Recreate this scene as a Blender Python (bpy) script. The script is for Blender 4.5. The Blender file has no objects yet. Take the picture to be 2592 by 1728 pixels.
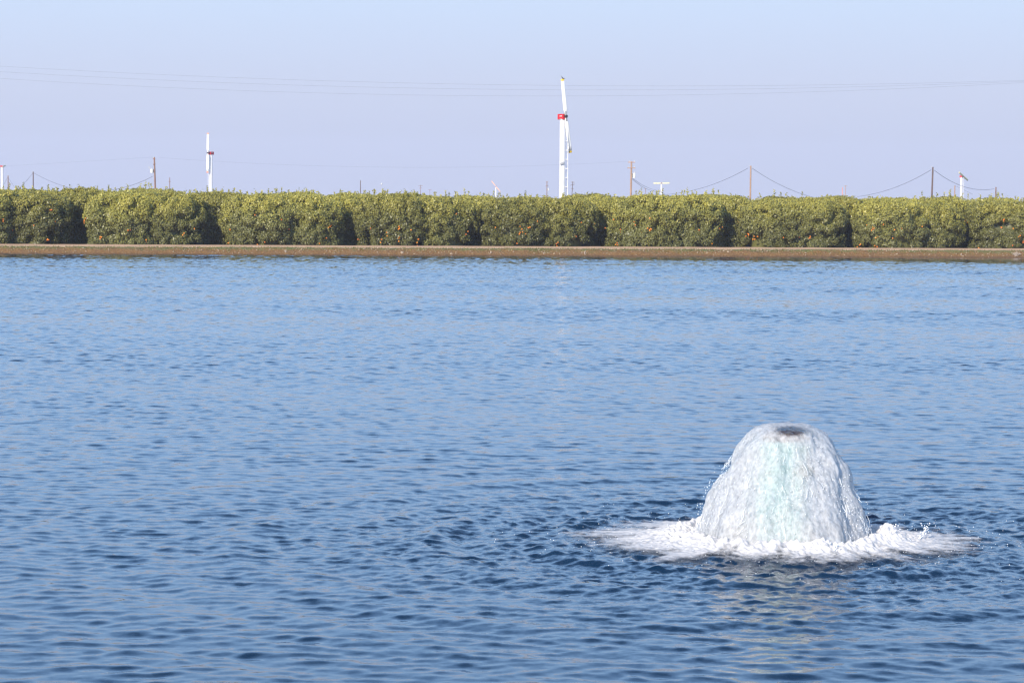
import bpy, math, random
import numpy as np
from mathutils import Vector, Matrix, noise as mnoise

R = math.radians
scene = bpy.context.scene
col = scene.collection
random.seed(7)
rng = np.random.default_rng(11)

# ------------------------------------------------------------------ camera
CAM_Z = 2.7
FPX = 6000.0                        # focal length in photograph pixels
cam_d = bpy.data.cameras.new('camera')
cam_d.sensor_width = 36.0
cam_d.lens = FPX / 2592 * 36
cam_d.clip_start = 0.1
cam_d.clip_end = 20000
cam = bpy.data.objects.new('camera', cam_d)
col.objects.link(cam)
CAM_M = Matrix.Translation((0, 0, CAM_Z)) @ Matrix.Rotation(R(90) - math.atan(337 / FPX), 4, 'X') @ Matrix.Rotation(R(0.4), 4, 'Z')
cam.matrix_world = CAM_M
scene.camera = cam
ROT = CAM_M.to_3x3()

# ------------------------------------------------------------------ sky and sun
SUN_EL, SUN_AZ = 23.0, 27.0         # the sun stands behind the camera, to the left
to_sun = Vector((-math.sin(R(SUN_AZ)) * math.cos(R(SUN_EL)), -math.cos(R(SUN_AZ)) * math.cos(R(SUN_EL)), math.sin(R(SUN_EL))))
world = bpy.data.worlds.new('World')
scene.world = world
world.use_nodes = True
wn = world.node_tree
for n in list(wn.nodes): wn.nodes.remove(n)
sky = wn.nodes.new('ShaderNodeTexSky')
sky.sky_type = 'NISHITA'
sky.sun_disc = False
sky.sun_elevation = R(SUN_EL)
sky.sun_rotation = R(180 + SUN_AZ)
sky.air_density = 1.0
sky.dust_density = 0.6
sky.ozone_density = 3.0
bg = wn.nodes.new('ShaderNodeBackground')
bg.inputs['Strength'].default_value = 0.15
wo = wn.nodes.new('ShaderNodeOutputWorld')
# dusty evening air low over the horizon: pale lilac, passing into the clear sky higher up
wtc = wn.nodes.new('ShaderNodeTexCoord')
wsp = wn.nodes.new('ShaderNodeSeparateXYZ'); wn.links.new(wtc.outputs['Generated'], wsp.inputs[0])
wr = wn.nodes.new('ShaderNodeValToRGB')
DUST = [(0.0, (0.410, 0.440, 0.570)), (0.050, (0.440, 0.485, 0.610)), (0.095, (0.440, 0.550, 0.710)), (0.120, (0.40, 0.64, 0.97)), (0.26, (0.40, 0.70, 1.16)), (0.42, (0.30, 0.56, 1.02)), (0.65, (0.12, 0.24, 0.48))]
for i, (p_, c_) in enumerate(DUST):
    e_ = wr.color_ramp.elements[i] if i < 2 else wr.color_ramp.elements.new(p_)
    e_.position = p_; e_.color = tuple(x / 0.15 / 10 for x in c_) + (1,)
wn.links.new(wsp.outputs['Z'], wr.inputs[0])
wsc = wn.nodes.new('ShaderNodeVectorMath'); wsc.operation = 'SCALE'; wsc.inputs['Scale'].default_value = 10.0
wn.links.new(wr.outputs[0], wsc.inputs[0])
wf = wn.nodes.new('ShaderNodeMapRange'); wf.interpolation_type = 'SMOOTHSTEP'
wf.inputs[1].default_value = 0.40; wf.inputs[2].default_value = 0.70
wn.links.new(wsp.outputs['Z'], wf.inputs[0])
wm = wn.nodes.new('ShaderNodeMix'); wm.data_type = 'RGBA'
wn.links.new(wf.outputs[0], wm.inputs[0]); wn.links.new(wsc.outputs[0], wm.inputs[6]); wn.links.new(sky.outputs[0], wm.inputs[7])
wn.links.new(wm.outputs[2], bg.inputs[0])
wn.links.new(bg.outputs[0], wo.inputs[0])
sun_d = bpy.data.lights.new('sun', 'SUN')
sun_d.energy = 4.5
sun_d.angle = R(0.5)
sun_d.color = (1.0, 0.90, 0.76)
sun = bpy.data.objects.new('sun', sun_d)
col.objects.link(sun)
sun.rotation_euler = to_sun.to_track_quat('Z', 'Y').to_euler()
scene.view_settings.view_transform = 'Standard'
scene.view_settings.look = 'None'
scene.view_settings.exposure = 0.55
scene.view_settings.gamma = 1.0
scene.view_settings.use_curve_mapping = False
scene.render.engine = 'CYCLES'
cy = scene.cycles
cy.max_bounces = 10
cy.diffuse_bounces = 2
cy.glossy_bounces = 3
cy.transmission_bounces = 8
cy.transparent_max_bounces = 16
cy.volume_bounces = 0
cy.caustics_reflective = False
cy.caustics_refractive = False
cy.use_denoising = True
cy.sample_clamp_indirect = 20.0
scene.cycles.pixel_filter_type = 'BLACKMAN_HARRIS'
scene.cycles.filter_width = 1.35

# ------------------------------------------------------------------ helpers
def ray(px, py):
    return ROT @ Vector(((px - 1296) / FPX, -(py - 864) / FPX, -1.0))
def at(px, py, Y):
    """the point seen at photograph pixel (px, py) at distance Y in front of the camera"""
    d = ray(px, py)
    return Vector((0, 0, CAM_Z)) + d * (Y / d.y)
BA = R(8.9)
BY = 135.2
def bank(u, v, z=0.0):
    return Vector((u * math.cos(BA) - v * math.sin(BA), BY + u * math.sin(BA) + v * math.cos(BA), z))
def u_at(px, v):
    """u on the bank line v = const under picture column px"""
    d = ray(px, 620)
    # (t dx, t dy) = bank(u, v)
    A = np.array([[d.x, -math.cos(BA)], [d.y, -math.sin(BA)]])
    b = np.array([-v * math.sin(BA), BY + v * math.cos(BA)])
    t, u = np.linalg.solve(A, b)
    return float(u)

def mesh_np(name, v, f, mat=None, parent=None, smooth=False, link=True):
    v = np.asarray(v, np.float32); f = np.asarray(f, np.int32)
    k = f.shape[1]
    me = bpy.data.meshes.new(name)
    me.vertices.add(len(v)); me.vertices.foreach_set('co', v.ravel())
    me.loops.add(f.size); me.loops.foreach_set('vertex_index', f.ravel())
    me.polygons.add(len(f))
    me.polygons.foreach_set('loop_start', np.arange(0, f.size, k, dtype=np.int32))
    me.polygons.foreach_set('loop_total', np.full(len(f), k, np.int32))
    if smooth: me.polygons.foreach_set('use_smooth', np.ones(len(f), bool))
    me.update(calc_edges=True)
    if mat: me.materials.append(mat)
    o = bpy.data.objects.new(name, me)
    if link: col.objects.link(o)
    if parent: o.parent = parent
    return o

class MB:
    """collects shapes, then links them as one mesh object"""
    def __init__(s): s.v = []; s.f = []
    def tube(s, pts, radii, n=8, caps=True):
        pts = [Vector(p) for p in pts]
        if not hasattr(radii, '__len__'): radii = [radii] * len(pts)
        base = len(s.v)
        t0 = (pts[1] - pts[0]).normalized()
        ref = Vector((0, 0, 1)) if abs(t0.z) < 0.9 else Vector((1, 0, 0))
        for i, p in enumerate(pts):
            t = (pts[min(i + 1, len(pts) - 1)] - pts[max(i - 1, 0)]).normalized()
            a = t.cross(ref).normalized(); b = t.cross(a).normalized()
            for k in range(n):
                w = 2 * math.pi * k / n
                s.v.append(tuple(p + (a * math.cos(w) + b * math.sin(w)) * radii[i]))
        for i in range(len(pts) - 1):
            for k in range(n):
                k2 = (k + 1) % n
                s.f.append((base + i * n + k, base + i * n + k2, base + (i + 1) * n + k2, base + (i + 1) * n + k))
        if caps:
            e = base + (len(pts) - 1) * n; c = len(s.v)
            s.v += s.v[base:base + n]; s.v += s.v[e:e + n]
            s.f.append(tuple(c + k for k in range(n)))
            s.f.append(tuple(c + n + k for k in reversed(range(n))))
        return s
    def box(s, c, x, y, z):
        """centre c and three half-extent vectors"""
        c = Vector(c); x = Vector(x); y = Vector(y); z = Vector(z)
        b = len(s.v)
        for i in (-1, 1):
            for j in (-1, 1):
                for k in (-1, 1):
                    s.v.append(tuple(c + x * i + y * j + z * k))
        for q in ((0, 1, 3, 2), (4, 6, 7, 5), (0, 4, 5, 1), (2, 3, 7, 6), (0, 2, 6, 4), (1, 5, 7, 3)):
            s.f.append(tuple(b + i for i in q))
        return s
    def rings(s, rings, closed_ends=True):
        b = len(s.v); n = len(rings[0])
        for r in rings:
            for p in r: s.v.append(tuple(p))
        for i in range(len(rings) - 1):
            for k in range(n):
                k2 = (k + 1) % n
                s.f.append((b + i * n + k, b + i * n + k2, b + (i + 1) * n + k2, b + (i + 1) * n + k))
        if closed_ends:
            s.f.append(tuple(b + k for k in reversed(range(n))))
            s.f.append(tuple(b + (len(rings) - 1) * n + k for k in range(n)))
        return s
    def build(s, name, mat, parent=None, smooth=False, bevel=0):
        me = bpy.data.meshes.new(name)
        me.from_pydata(s.v, [], s.f)
        me.materials.append(mat)
        if smooth:
            me.polygons.foreach_set('use_smooth', [len(p.vertices) <= 4 for p in me.polygons])
        me.update()
        o = bpy.data.objects.new(name, me)
        col.objects.link(o)
        if parent: o.parent = parent
        if bevel:
            m = o.modifiers.new('bevel', 'BEVEL'); m.width = bevel; m.segments = 2
        return o

def tag(o, label=None, cat=None, group=None, kind=None):
    if label: o['label'] = label
    if cat: o['category'] = cat
    if group: o['group'] = group
    if kind: o['kind'] = kind
    return o
def empty(name, loc, label, cat, group=None):
    o = bpy.data.objects.new(name, None)
    o.location = loc
    o.empty_display_size = 0.2
    col.objects.link(o)
    return tag(o, label, cat, group)

# ------------------------------------------------------------------ materials
def new_mat(name):
    m = bpy.data.materials.new(name); m.use_nodes = True
    nt = m.node_tree
    return m, nt, nt.nodes['Principled BSDF'], nt.nodes['Material Output']
def N(nt, t, **kw):
    n = nt.nodes.new(t)
    for k, v in kw.items():
        if hasattr(n, k): setattr(n, k, v)
        else: n.inputs[k].default_value = v
    return n
def ramp(nt, stops):
    r = nt.nodes.new('ShaderNodeValToRGB')
    els = r.color_ramp.elements
    while len(els) < len(stops): els.new(0.5)
    for e, (p, c) in zip(els, stops):
        e.position = p; e.color = (*c, 1) if len(c) == 3 else c
    return r
def plain(name, c, rough=0.5, metal=0.0, var=0.15, scale=3.0):
    m, nt, p, o = new_mat(name)
    tc = N(nt, 'ShaderNodeTexCoord')
    nz = N(nt, 'ShaderNodeTexNoise', Scale=scale, Detail=4.0)
    nt.links.new(tc.outputs['Object'], nz.inputs['Vector'])
    a = tuple(x * (1 - var) for x in c); b = tuple(min(1, x * (1 + var)) for x in c)
    r = ramp(nt, [(0.3, a), (0.7, b)])
    nt.links.new(nz.outputs['Fac'], r.inputs[0])
    nt.links.new(r.outputs[0], p.inputs['Base Color'])
    p.inputs['Roughness'].default_value = rough
    p.inputs['Metallic'].default_value = metal
    return m

M = {}
M['galv'] = plain('bright_white_steel', (0.90, 0.89, 0.88), 0.22, 0.35, 0.04)
M['blade'] = plain('white_fibreglass', (0.82, 0.82, 0.80), 0.45, 0, 0.03)
M['cream'] = plain('cream_fibreglass', (0.80, 0.74, 0.38), 0.5, 0, 0.05)
M['orange_blade'] = plain('faded_orange_fibreglass', (0.75, 0.38, 0.20), 0.5, 0, 0.05)
M['yellow'] = plain('yellow_paint', (0.85, 0.55, 0.02), 0.4, 0, 0.05)
M['orange_tip'] = plain('orange_paint', (0.85, 0.22, 0.06), 0.4, 0, 0.05)
M['red'] = plain('red_paint', (0.55, 0.012, 0.02), 0.35, 0, 0.12)
M['dark'] = plain('dark_metal', (0.05, 0.05, 0.055), 0.5, 0.3, 0.2)
M['grey'] = plain('grey_metal', (0.45, 0.45, 0.46), 0.45, 0.5, 0.1)
M['wood'] = plain('weathered_wood', (0.22, 0.12, 0.08), 0.85, 0, 0.3, 1.5)
M['wood_dark'] = plain('old_dark_wood', (0.12, 0.075, 0.06), 0.85, 0, 0.3, 1.5)
M['wood_pale'] = plain('pale_wood', (0.36, 0.22, 0.14), 0.85, 0, 0.2, 1.5)  # paler wood colour of some of the poles
M['can'] = plain('transformer_paint', (0.62, 0.63, 0.60), 0.45, 0, 0.06)
M['porcelain'] = plain('porcelain', (0.6, 0.58, 0.55), 0.3, 0, 0.1)
M['cable'] = plain('cable', (0.09, 0.09, 0.12), 0.6, 0, 0.05)
M['feather'] = plain('black_feathers', (0.012, 0.012, 0.018), 0.5, 0, 0.3, 30)
M['stone'] = plain('pale_stone', (0.42, 0.33, 0.24), 0.85, 0, 0.25, 6)
M['twig'] = plain('bleached_twigs', (0.50, 0.42, 0.36), 0.8, 0, 0.15)
M['bark'] = plain('bark', (0.10, 0.075, 0.055), 0.9, 0, 0.3, 8)

def fruit_mat():
    m, nt, p, o = new_mat('orange_peel')
    oi = N(nt, 'ShaderNodeObjectInfo')
    r = ramp(nt, [(0.0, (0.60, 0.13, 0.015)), (1.0, (0.85, 0.30, 0.03))])
    nt.links.new(oi.outputs['Random'], r.inputs[0])
    nt.links.new(r.outputs[0], p.inputs['Base Color'])
    p.inputs['Roughness'].default_value = 0.4
    return m
M['fruit'] = fruit_mat()

def leaf_mat():
    m, nt, p, out = new_mat('citrus_leaves')
    geo = N(nt, 'ShaderNodeNewGeometry')
    tc = N(nt, 'ShaderNodeTexCoord')
    oi = N(nt, 'ShaderNodeObjectInfo')
    big = N(nt, 'ShaderNodeTexNoise', Scale=0.55, Detail=3.0)
    nt.links.new(geo.outputs['Position'], big.inputs['Vector'])
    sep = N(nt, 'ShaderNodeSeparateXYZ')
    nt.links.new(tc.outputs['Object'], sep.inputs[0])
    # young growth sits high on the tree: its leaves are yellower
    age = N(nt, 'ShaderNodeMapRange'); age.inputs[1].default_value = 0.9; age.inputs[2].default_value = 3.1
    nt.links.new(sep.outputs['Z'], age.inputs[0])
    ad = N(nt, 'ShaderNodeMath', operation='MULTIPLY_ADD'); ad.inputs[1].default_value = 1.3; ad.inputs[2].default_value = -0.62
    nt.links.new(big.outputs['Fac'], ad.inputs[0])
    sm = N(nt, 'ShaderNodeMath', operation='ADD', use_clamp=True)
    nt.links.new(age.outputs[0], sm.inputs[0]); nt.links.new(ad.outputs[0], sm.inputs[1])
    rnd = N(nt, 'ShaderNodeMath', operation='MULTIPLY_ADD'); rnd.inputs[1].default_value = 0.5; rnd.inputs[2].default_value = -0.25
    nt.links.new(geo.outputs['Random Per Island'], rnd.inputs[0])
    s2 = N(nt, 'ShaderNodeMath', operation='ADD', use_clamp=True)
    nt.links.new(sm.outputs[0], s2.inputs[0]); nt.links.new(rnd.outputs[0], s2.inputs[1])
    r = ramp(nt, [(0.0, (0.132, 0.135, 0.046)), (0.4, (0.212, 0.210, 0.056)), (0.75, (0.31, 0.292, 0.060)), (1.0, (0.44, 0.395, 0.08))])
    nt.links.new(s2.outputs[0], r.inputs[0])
    hs = N(nt, 'ShaderNodeHueSaturation')
    vr = N(nt, 'ShaderNodeMapRange'); vr.inputs[3].default_value = 0.82; vr.inputs[4].default_value = 1.15
    nt.links.new(oi.outputs['Random'], vr.inputs[0]); nt.links.new(vr.outputs[0], hs.inputs['Value'])
    nt.links.new(r.outputs[0], hs.inputs['Color'])
    nt.links.new(hs.outputs[0], p.inputs['Base Color'])
    p.inputs['Roughness'].default_value = 0.42
    tr = N(nt, 'ShaderNodeBsdfTranslucent')
    nt.links.new(hs.outputs[0], tr.inputs['Color'])
    mx = N(nt, 'ShaderNodeMixShader'); mx.inputs[0].default_value = 0.22
    nt.links.new(p.outputs[0], mx.inputs[1]); nt.links.new(tr.outputs[0], mx.inputs[2])
    nt.links.new(mx.outputs[0], out.inputs['Surface'])
    return m
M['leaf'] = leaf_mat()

def bank_mat():
    m, nt, p, out = new_mat('wet_earth_bank')
    tc = N(nt, 'ShaderNodeTexCoord')
    sep = N(nt, 'ShaderNodeSeparateXYZ'); nt.links.new(tc.outputs['Object'], sep.inputs[0])
    n1 = N(nt, 'ShaderNodeTexNoise', Scale=1.6, Detail=8.0, Roughness=0.78)
    n2 = N(nt, 'ShaderNodeTexNoise', Scale=9.0, Detail=4.0, Roughness=0.7)
    for n in (n1, n2): nt.links.new(tc.outputs['Object'], n.inputs['Vector'])
    earth = ramp(nt, [(0.25, (0.115, 0.048, 0.010)), (0.5, (0.20, 0.098, 0.024)), (0.75, (0.40, 0.24, 0.09))])
    nt.links.new(n2.outputs['Fac'], earth.inputs[0])
    grass = ramp(nt, [(0.3, (0.085, 0.095, 0.020)), (0.7, (0.19, 0.185, 0.05))])
    nt.links.new(n2.outputs['Fac'], grass.inputs[0])
    # grass grows in a band near the crest, thinning towards the water
    hgt = N(nt, 'ShaderNodeMapRange'); hgt.inputs[1].default_value = 0.02; hgt.inputs[2].default_value = 0.45
    hgt.inputs[3].default_value = -0.22; hgt.inputs[4].default_value = 0.20
    nt.links.new(sep.outputs['Z'], hgt.inputs[0])
    ad = N(nt, 'ShaderNodeMath', operation='ADD'); nt.links.new(hgt.outputs[0], ad.inputs[0]); nt.links.new(n1.outputs['Fac'], ad.inputs[1])
    st = ramp(nt, [(0.50, (0, 0, 0)), (0.66, (1, 1, 1))]); nt.links.new(ad.outputs[0], st.inputs[0])
    mx = N(nt, 'ShaderNodeMix', data_type='RGBA')
    nt.links.new(st.outputs[0], mx.inputs[0]); nt.links.new(earth.outputs[0], mx.inputs[6]); nt.links.new(grass.outputs[0], mx.inputs[7])
    # wet margin
    wet = N(nt, 'ShaderNodeMapRange'); wet.inputs[1].default_value = 0.0; wet.inputs[2].default_value = 0.10
    wet.inputs[3].default_value = 0.6; wet.inputs[4].default_value = 1.0
    nt.links.new(sep.outputs['Z'], wet.inputs[0])
    hs = N(nt, 'ShaderNodeHueSaturation'); nt.links.new(mx.outputs[2], hs.inputs['Color']); nt.links.new(wet.outputs[0], hs.inputs['Value'])
    nt.links.new(hs.outputs[0], p.inputs['Base Color'])
    p.inputs['Roughness'].default_value = 0.9
    bp = N(nt, 'ShaderNodeBump'); bp.inputs['Strength'].default_value = 0.8; bp.inputs['Distance'].default_value = 0.08
    nt.links.new(n2.outputs['Fac'], bp.inputs['Height']); nt.links.new(bp.outputs[0], p.inputs['Normal'])
    return m
M['bank'] = bank_mat()

def ground_mat(name, a, b, sc):
    m, nt, p, out = new_mat(name)
    tc = N(nt, 'ShaderNodeTexCoord')
    n1 = N(nt, 'ShaderNodeTexNoise', Scale=sc, Detail=8.0, Roughness=0.65)
    nt.links.new(tc.outputs['Object'], n1.inputs['Vector'])
    r = ramp(nt, [(0.3, a), (0.7, b)]); nt.links.new(n1.outputs['Fac'], r.inputs[0])
    nt.links.new(r.outputs[0], p.inputs['Base Color']); p.inputs['Roughness'].default_value = 0.95
    bp = N(nt, 'ShaderNodeBump'); bp.inputs['Strength'].default_value = 0.5; bp.inputs['Distance'].default_value = 0.05
    nt.links.new(n1.outputs['Fac'], bp.inputs['Height']); nt.links.new(bp.outputs[0], p.inputs['Normal'])
    return m
M['road'] = ground_mat('packed_dirt', (0.50, 0.30, 0.165), (0.68, 0.43, 0.25), 0.8)
M['soil'] = ground_mat('orchard_soil', (0.11, 0.075, 0.045), (0.19, 0.13, 0.08), 0.5)

def water_mat():
    m, nt, p, out = new_mat('pond_water')
    p.inputs['Base Color'].default_value = (0.0035, 0.020, 0.050, 1)
    p.inputs['Roughness'].default_value = 0.05
    p.inputs['IOR'].default_value = 1.333
    geo = N(nt, 'ShaderNodeNewGeometry')
    def slope(scale, amt, sy):
        mp = N(nt, 'ShaderNodeMapping'); mp.inputs['Scale'].default_value = (1.0, sy, 1.0)
        nt.links.new(geo.outputs['Position'], mp.inputs[0])
        nz = N(nt, 'ShaderNodeTexNoise', Scale=scale, Detail=2.0, Roughness=0.55)
        nt.links.new(mp.outputs[0], nz.inputs['Vector'])
        s = N(nt, 'ShaderNodeVectorMath', operation='SUBTRACT'); s.inputs[1].default_value = (0.5, 0.5, 0.5)
        nt.links.new(nz.outputs['Color'], s.inputs[0])
        k = N(nt, 'ShaderNodeVectorMath', operation='MULTIPLY'); k.inputs[1].default_value = (amt * 0.6, amt, 0.0)
        nt.links.new(s.outputs[0], k.inputs[0])
        return k
    a = slope(9.0, 0.12, 1.7)
    b = slope(24.0, 0.08, 1.6)
    s1 = N(nt, 'ShaderNodeVectorMath', operation='ADD'); nt.links.new(a.outputs[0], s1.inputs[0]); nt.links.new(b.outputs[0], s1.inputs[1])
    ca = N(nt, 'ShaderNodeAttribute'); ca.attribute_name = 'chop'
    cm = N(nt, 'ShaderNodeMath', operation='MULTIPLY_ADD'); cm.inputs[1].default_value = 4.0; cm.inputs[2].default_value = 1.0
    nt.links.new(ca.outputs['Fac'], cm.inputs[0])
    sc_ = N(nt, 'ShaderNodeVectorMath', operation='SCALE'); nt.links.new(s1.outputs[0], sc_.inputs[0]); nt.links.new(cm.outputs[0], sc_.inputs['Scale'])
    s2 = N(nt, 'ShaderNodeVectorMath', operation='ADD'); nt.links.new(geo.outputs['Normal'], s2.inputs[0]); nt.links.new(sc_.outputs[0], s2.inputs[1])
    nm = N(nt, 'ShaderNodeVectorMath', operation='NORMALIZE'); nt.links.new(s2.outputs[0], nm.inputs[0])
    nt.links.new(nm.outputs[0], p.inputs['Normal'])
    return m
M['water'] = water_mat()

def foam_mat():
    m, nt, p, out = new_mat('white_foam')
    p.inputs['Base Color'].default_value = (0.89, 0.87, 0.87, 1)
    p.inputs['Roughness'].default_value = 0.6
    tc = N(nt, 'ShaderNodeTexCoord')
    n1 = N(nt, 'ShaderNodeTexNoise', Scale=28.0, Detail=4.0); nt.links.new(tc.outputs['Object'], n1.inputs['Vector'])
    bp = N(nt, 'ShaderNodeBump'); bp.inputs['Strength'].default_value = 0.4; bp.inputs['Distance'].default_value = 0.02
    nt.links.new(n1.outputs['Fac'], bp.inputs['Height']); nt.links.new(bp.outputs[0], p.inputs['Normal'])
    tr = N(nt, 'ShaderNodeBsdfTranslucent'); tr.inputs['Color'].default_value = (0.86, 0.9, 0.95, 1)
    mx = N(nt, 'ShaderNodeMixShader'); mx.inputs[0].default_value = 0.35
    nt.links.new(p.outputs[0], mx.inputs[1]); nt.links.new(tr.outputs[0], mx.inputs[2])
    at_ = N(nt, 'ShaderNodeAttribute'); at_.attribute_name = 'cover'
    n2 = N(nt, 'ShaderNodeTexNoise', Scale=11.0, Detail=6.0, Roughness=0.68); nt.links.new(tc.outputs['Object'], n2.inputs['Vector'])
    sm = N(nt, 'ShaderNodeMath', operation='ADD'); nt.links.new(at_.outputs['Fac'], sm.inputs[0]); nt.links.new(n2.outputs['Fac'], sm.inputs[1])
    al = N(nt, 'ShaderNodeMapRange'); al.interpolation_type = 'SMOOTHSTEP'; al.inputs[1].default_value = 0.80; al.inputs[2].default_value = 1.32
    nt.links.new(sm.outputs[0], al.inputs[0])
    tp = N(nt, 'ShaderNodeBsdfTransparent')
    m2 = N(nt, 'ShaderNodeMixShader'); nt.links.new(al.outputs[0], m2.inputs[0])
    nt.links.new(tp.outputs[0], m2.inputs[1]); nt.links.new(mx.outputs[0], m2.inputs[2])
    nt.links.new(m2.outputs[0], out.inputs['Surface'])
    return m
M['foam'] = foam_mat()

def sheet_mat():
    """falling sheet of aerated water: clear, bubbly and glittering"""
    m, nt, p, out = new_mat('falling_water')
    nt.nodes.remove(p)
    tc = N(nt, 'ShaderNodeTexCoord')
    mp = N(nt, 'ShaderNodeMapping'); mp.inputs['Scale'].default_value = (1, 1, 0.45)
    nt.links.new(tc.outputs['Object'], mp.inputs[0])
    n1 = N(nt, 'ShaderNodeTexNoise', Scale=16.0, Detail=5.0, Roughness=0.7, Distortion=0.6); nt.links.new(mp.outputs[0], n1.inputs['Vector'])
    n2 = N(nt, 'ShaderNodeTexNoise', Scale=42.0, Detail=3.0, Roughness=0.6); nt.links.new(mp.outputs[0], n2.inputs['Vector'])
    ad = N(nt, 'ShaderNodeMath', operation='ADD'); nt.links.new(n1.outputs['Fac'], ad.inputs[0]); nt.links.new(n2.outputs['Fac'], ad.inputs[1])
    bp = N(nt, 'ShaderNodeBump'); bp.inputs['Strength'].default_value = 1.0; bp.inputs['Distance'].default_value = 0.045
    nt.links.new(ad.outputs[0], bp.inputs['Height'])
    trn = N(nt, 'ShaderNodeBsdfTransparent'); trn.inputs[0].default_value = (0.99, 1, 1, 1)
    rf = N(nt, 'ShaderNodeBsdfRefraction'); rf.inputs['IOR'].default_value = 1.25; rf.inputs['Roughness'].default_value = 0.04
    rf.inputs['Color'].default_value = (0.97, 0.99, 1, 1)
    nt.links.new(bp.outputs[0], rf.inputs['Normal'])
    clear = N(nt, 'ShaderNodeMixShader'); clear.inputs[0].default_value = 0.45
    nt.links.new(trn.outputs[0], clear.inputs[1]); nt.links.new(rf.outputs[0], clear.inputs[2])
    gl = N(nt, 'ShaderNodeBsdfGlossy'); gl.inputs['Roughness'].default_value = 0.05
    n5 = N(nt, 'ShaderNodeTexNoise', Scale=48.0, Detail=2.0, Roughness=0.6); nt.links.new(tc.outputs['Object'], n5.inputs['Vector'])
    b5 = N(nt, 'ShaderNodeBump'); b5.inputs['Strength'].default_value = 1.0; b5.inputs['Distance'].default_value = 0.03
    nt.links.new(n5.outputs['Fac'], b5.inputs['Height']); nt.links.new(bp.outputs[0], b5.inputs['Normal'])
    nt.links.new(b5.outputs[0], gl.inputs['Normal'])
    fr = N(nt, 'ShaderNodeFresnel'); fr.inputs['IOR'].default_value = 1.5; nt.links.new(bp.outputs[0], fr.inputs['Normal'])
    c2 = N(nt, 'ShaderNodeMixShader'); nt.links.new(fr.outputs[0], c2.inputs[0])
    nt.links.new(clear.outputs[0], c2.inputs[1]); nt.links.new(gl.outputs[0], c2.inputs[2])
    df = N(nt, 'ShaderNodeBsdfDiffuse'); df.inputs[0].default_value = (0.95, 0.96, 0.99, 1)
    tl = N(nt, 'ShaderNodeBsdfTranslucent'); tl.inputs[0].default_value = (0.90, 0.95, 1.0, 1)
    fm = N(nt, 'ShaderNodeMixShader'); fm.inputs[0].default_value = 0.22
    nt.links.new(df.outputs[0], fm.inputs[1]); nt.links.new(tl.outputs[0], fm.inputs[2])
    # air bubbles: none over the pipe mouth, many lower down
    mw = N(nt, 'ShaderNodeMapping'); mw.inputs['Location'].default_value = (-0.03 / 0.135, 0.20 / 0.13, -0.928 / 0.042); mw.inputs['Scale'].default_value = (1 / 0.135, 1 / 0.13, 1 / 0.042)
    nt.links.new(tc.outputs['Object'], mw.inputs[0])
    ln = N(nt, 'ShaderNodeVectorMath', operation='LENGTH'); nt.links.new(mw.outputs[0], ln.inputs[0])
    hz = N(nt, 'ShaderNodeMapRange'); hz.interpolation_type = 'SMOOTHSTEP'; hz.inputs[1].default_value = 0.55; hz.inputs[2].default_value = 1.35
    hz.inputs[3].default_value = -0.36; hz.inputs[4].default_value = 0.0
    nt.links.new(ln.outputs['Value'], hz.inputs[0])
    n3 = N(nt, 'ShaderNodeTexNoise', Scale=9.0, Detail=5.0, Roughness=0.7); nt.links.new(mp.outputs[0], n3.inputs['Vector'])
    a3 = N(nt, 'ShaderNodeMath', operation='ADD'); mx3 = N(nt, 'ShaderNodeMix'); mx3.inputs[0].default_value = 0.62
    nt.links.new(n3.outputs['Fac'], mx3.inputs[2]); nt.links.new(n2.outputs['Fac'], mx3.inputs[3])
    nt.links.new(mx3.outputs[0], a3.inputs[0]); nt.links.new(hz.outputs[0], a3.inputs[1])
    rr = ramp(nt, [(0.10, (0.0, 0.0, 0.0)), (0.36, (0.26, 0.26, 0.26)), (0.62, (0.56, 0.56, 0.56))]); nt.links.new(a3.outputs[0], rr.inputs[0])
    fin = N(nt, 'ShaderNodeMixShader'); nt.links.new(rr.outputs[0], fin.inputs[0])
    nt.links.new(c2.outputs[0], fin.inputs[1]); nt.links.new(fm.outputs[0], fin.inputs[2])
    nt.links.new(fin.outputs[0], out.inputs['Surface'])
    return m
M['sheet'] = sheet_mat()
M['pipe'] = plain('turquoise_pipe_paint', (0.42, 1.0, 0.93), 0.5, 0, 0.02, 6)
M['rust'] = plain('rusty_pipe_bore', (0.15, 0.050, 0.017), 0.8, 0.0, 0.5, 14)
def drop_mat():
    m, nt, p, out = new_mat('water_drops')
    p.inputs['Base Color'].default_value = (0.9, 0.93, 0.96, 1)
    p.inputs['Roughness'].default_value = 0.08
    p.inputs['IOR'].default_value = 1.333
    return m
M['drop'] = drop_mat()

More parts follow.
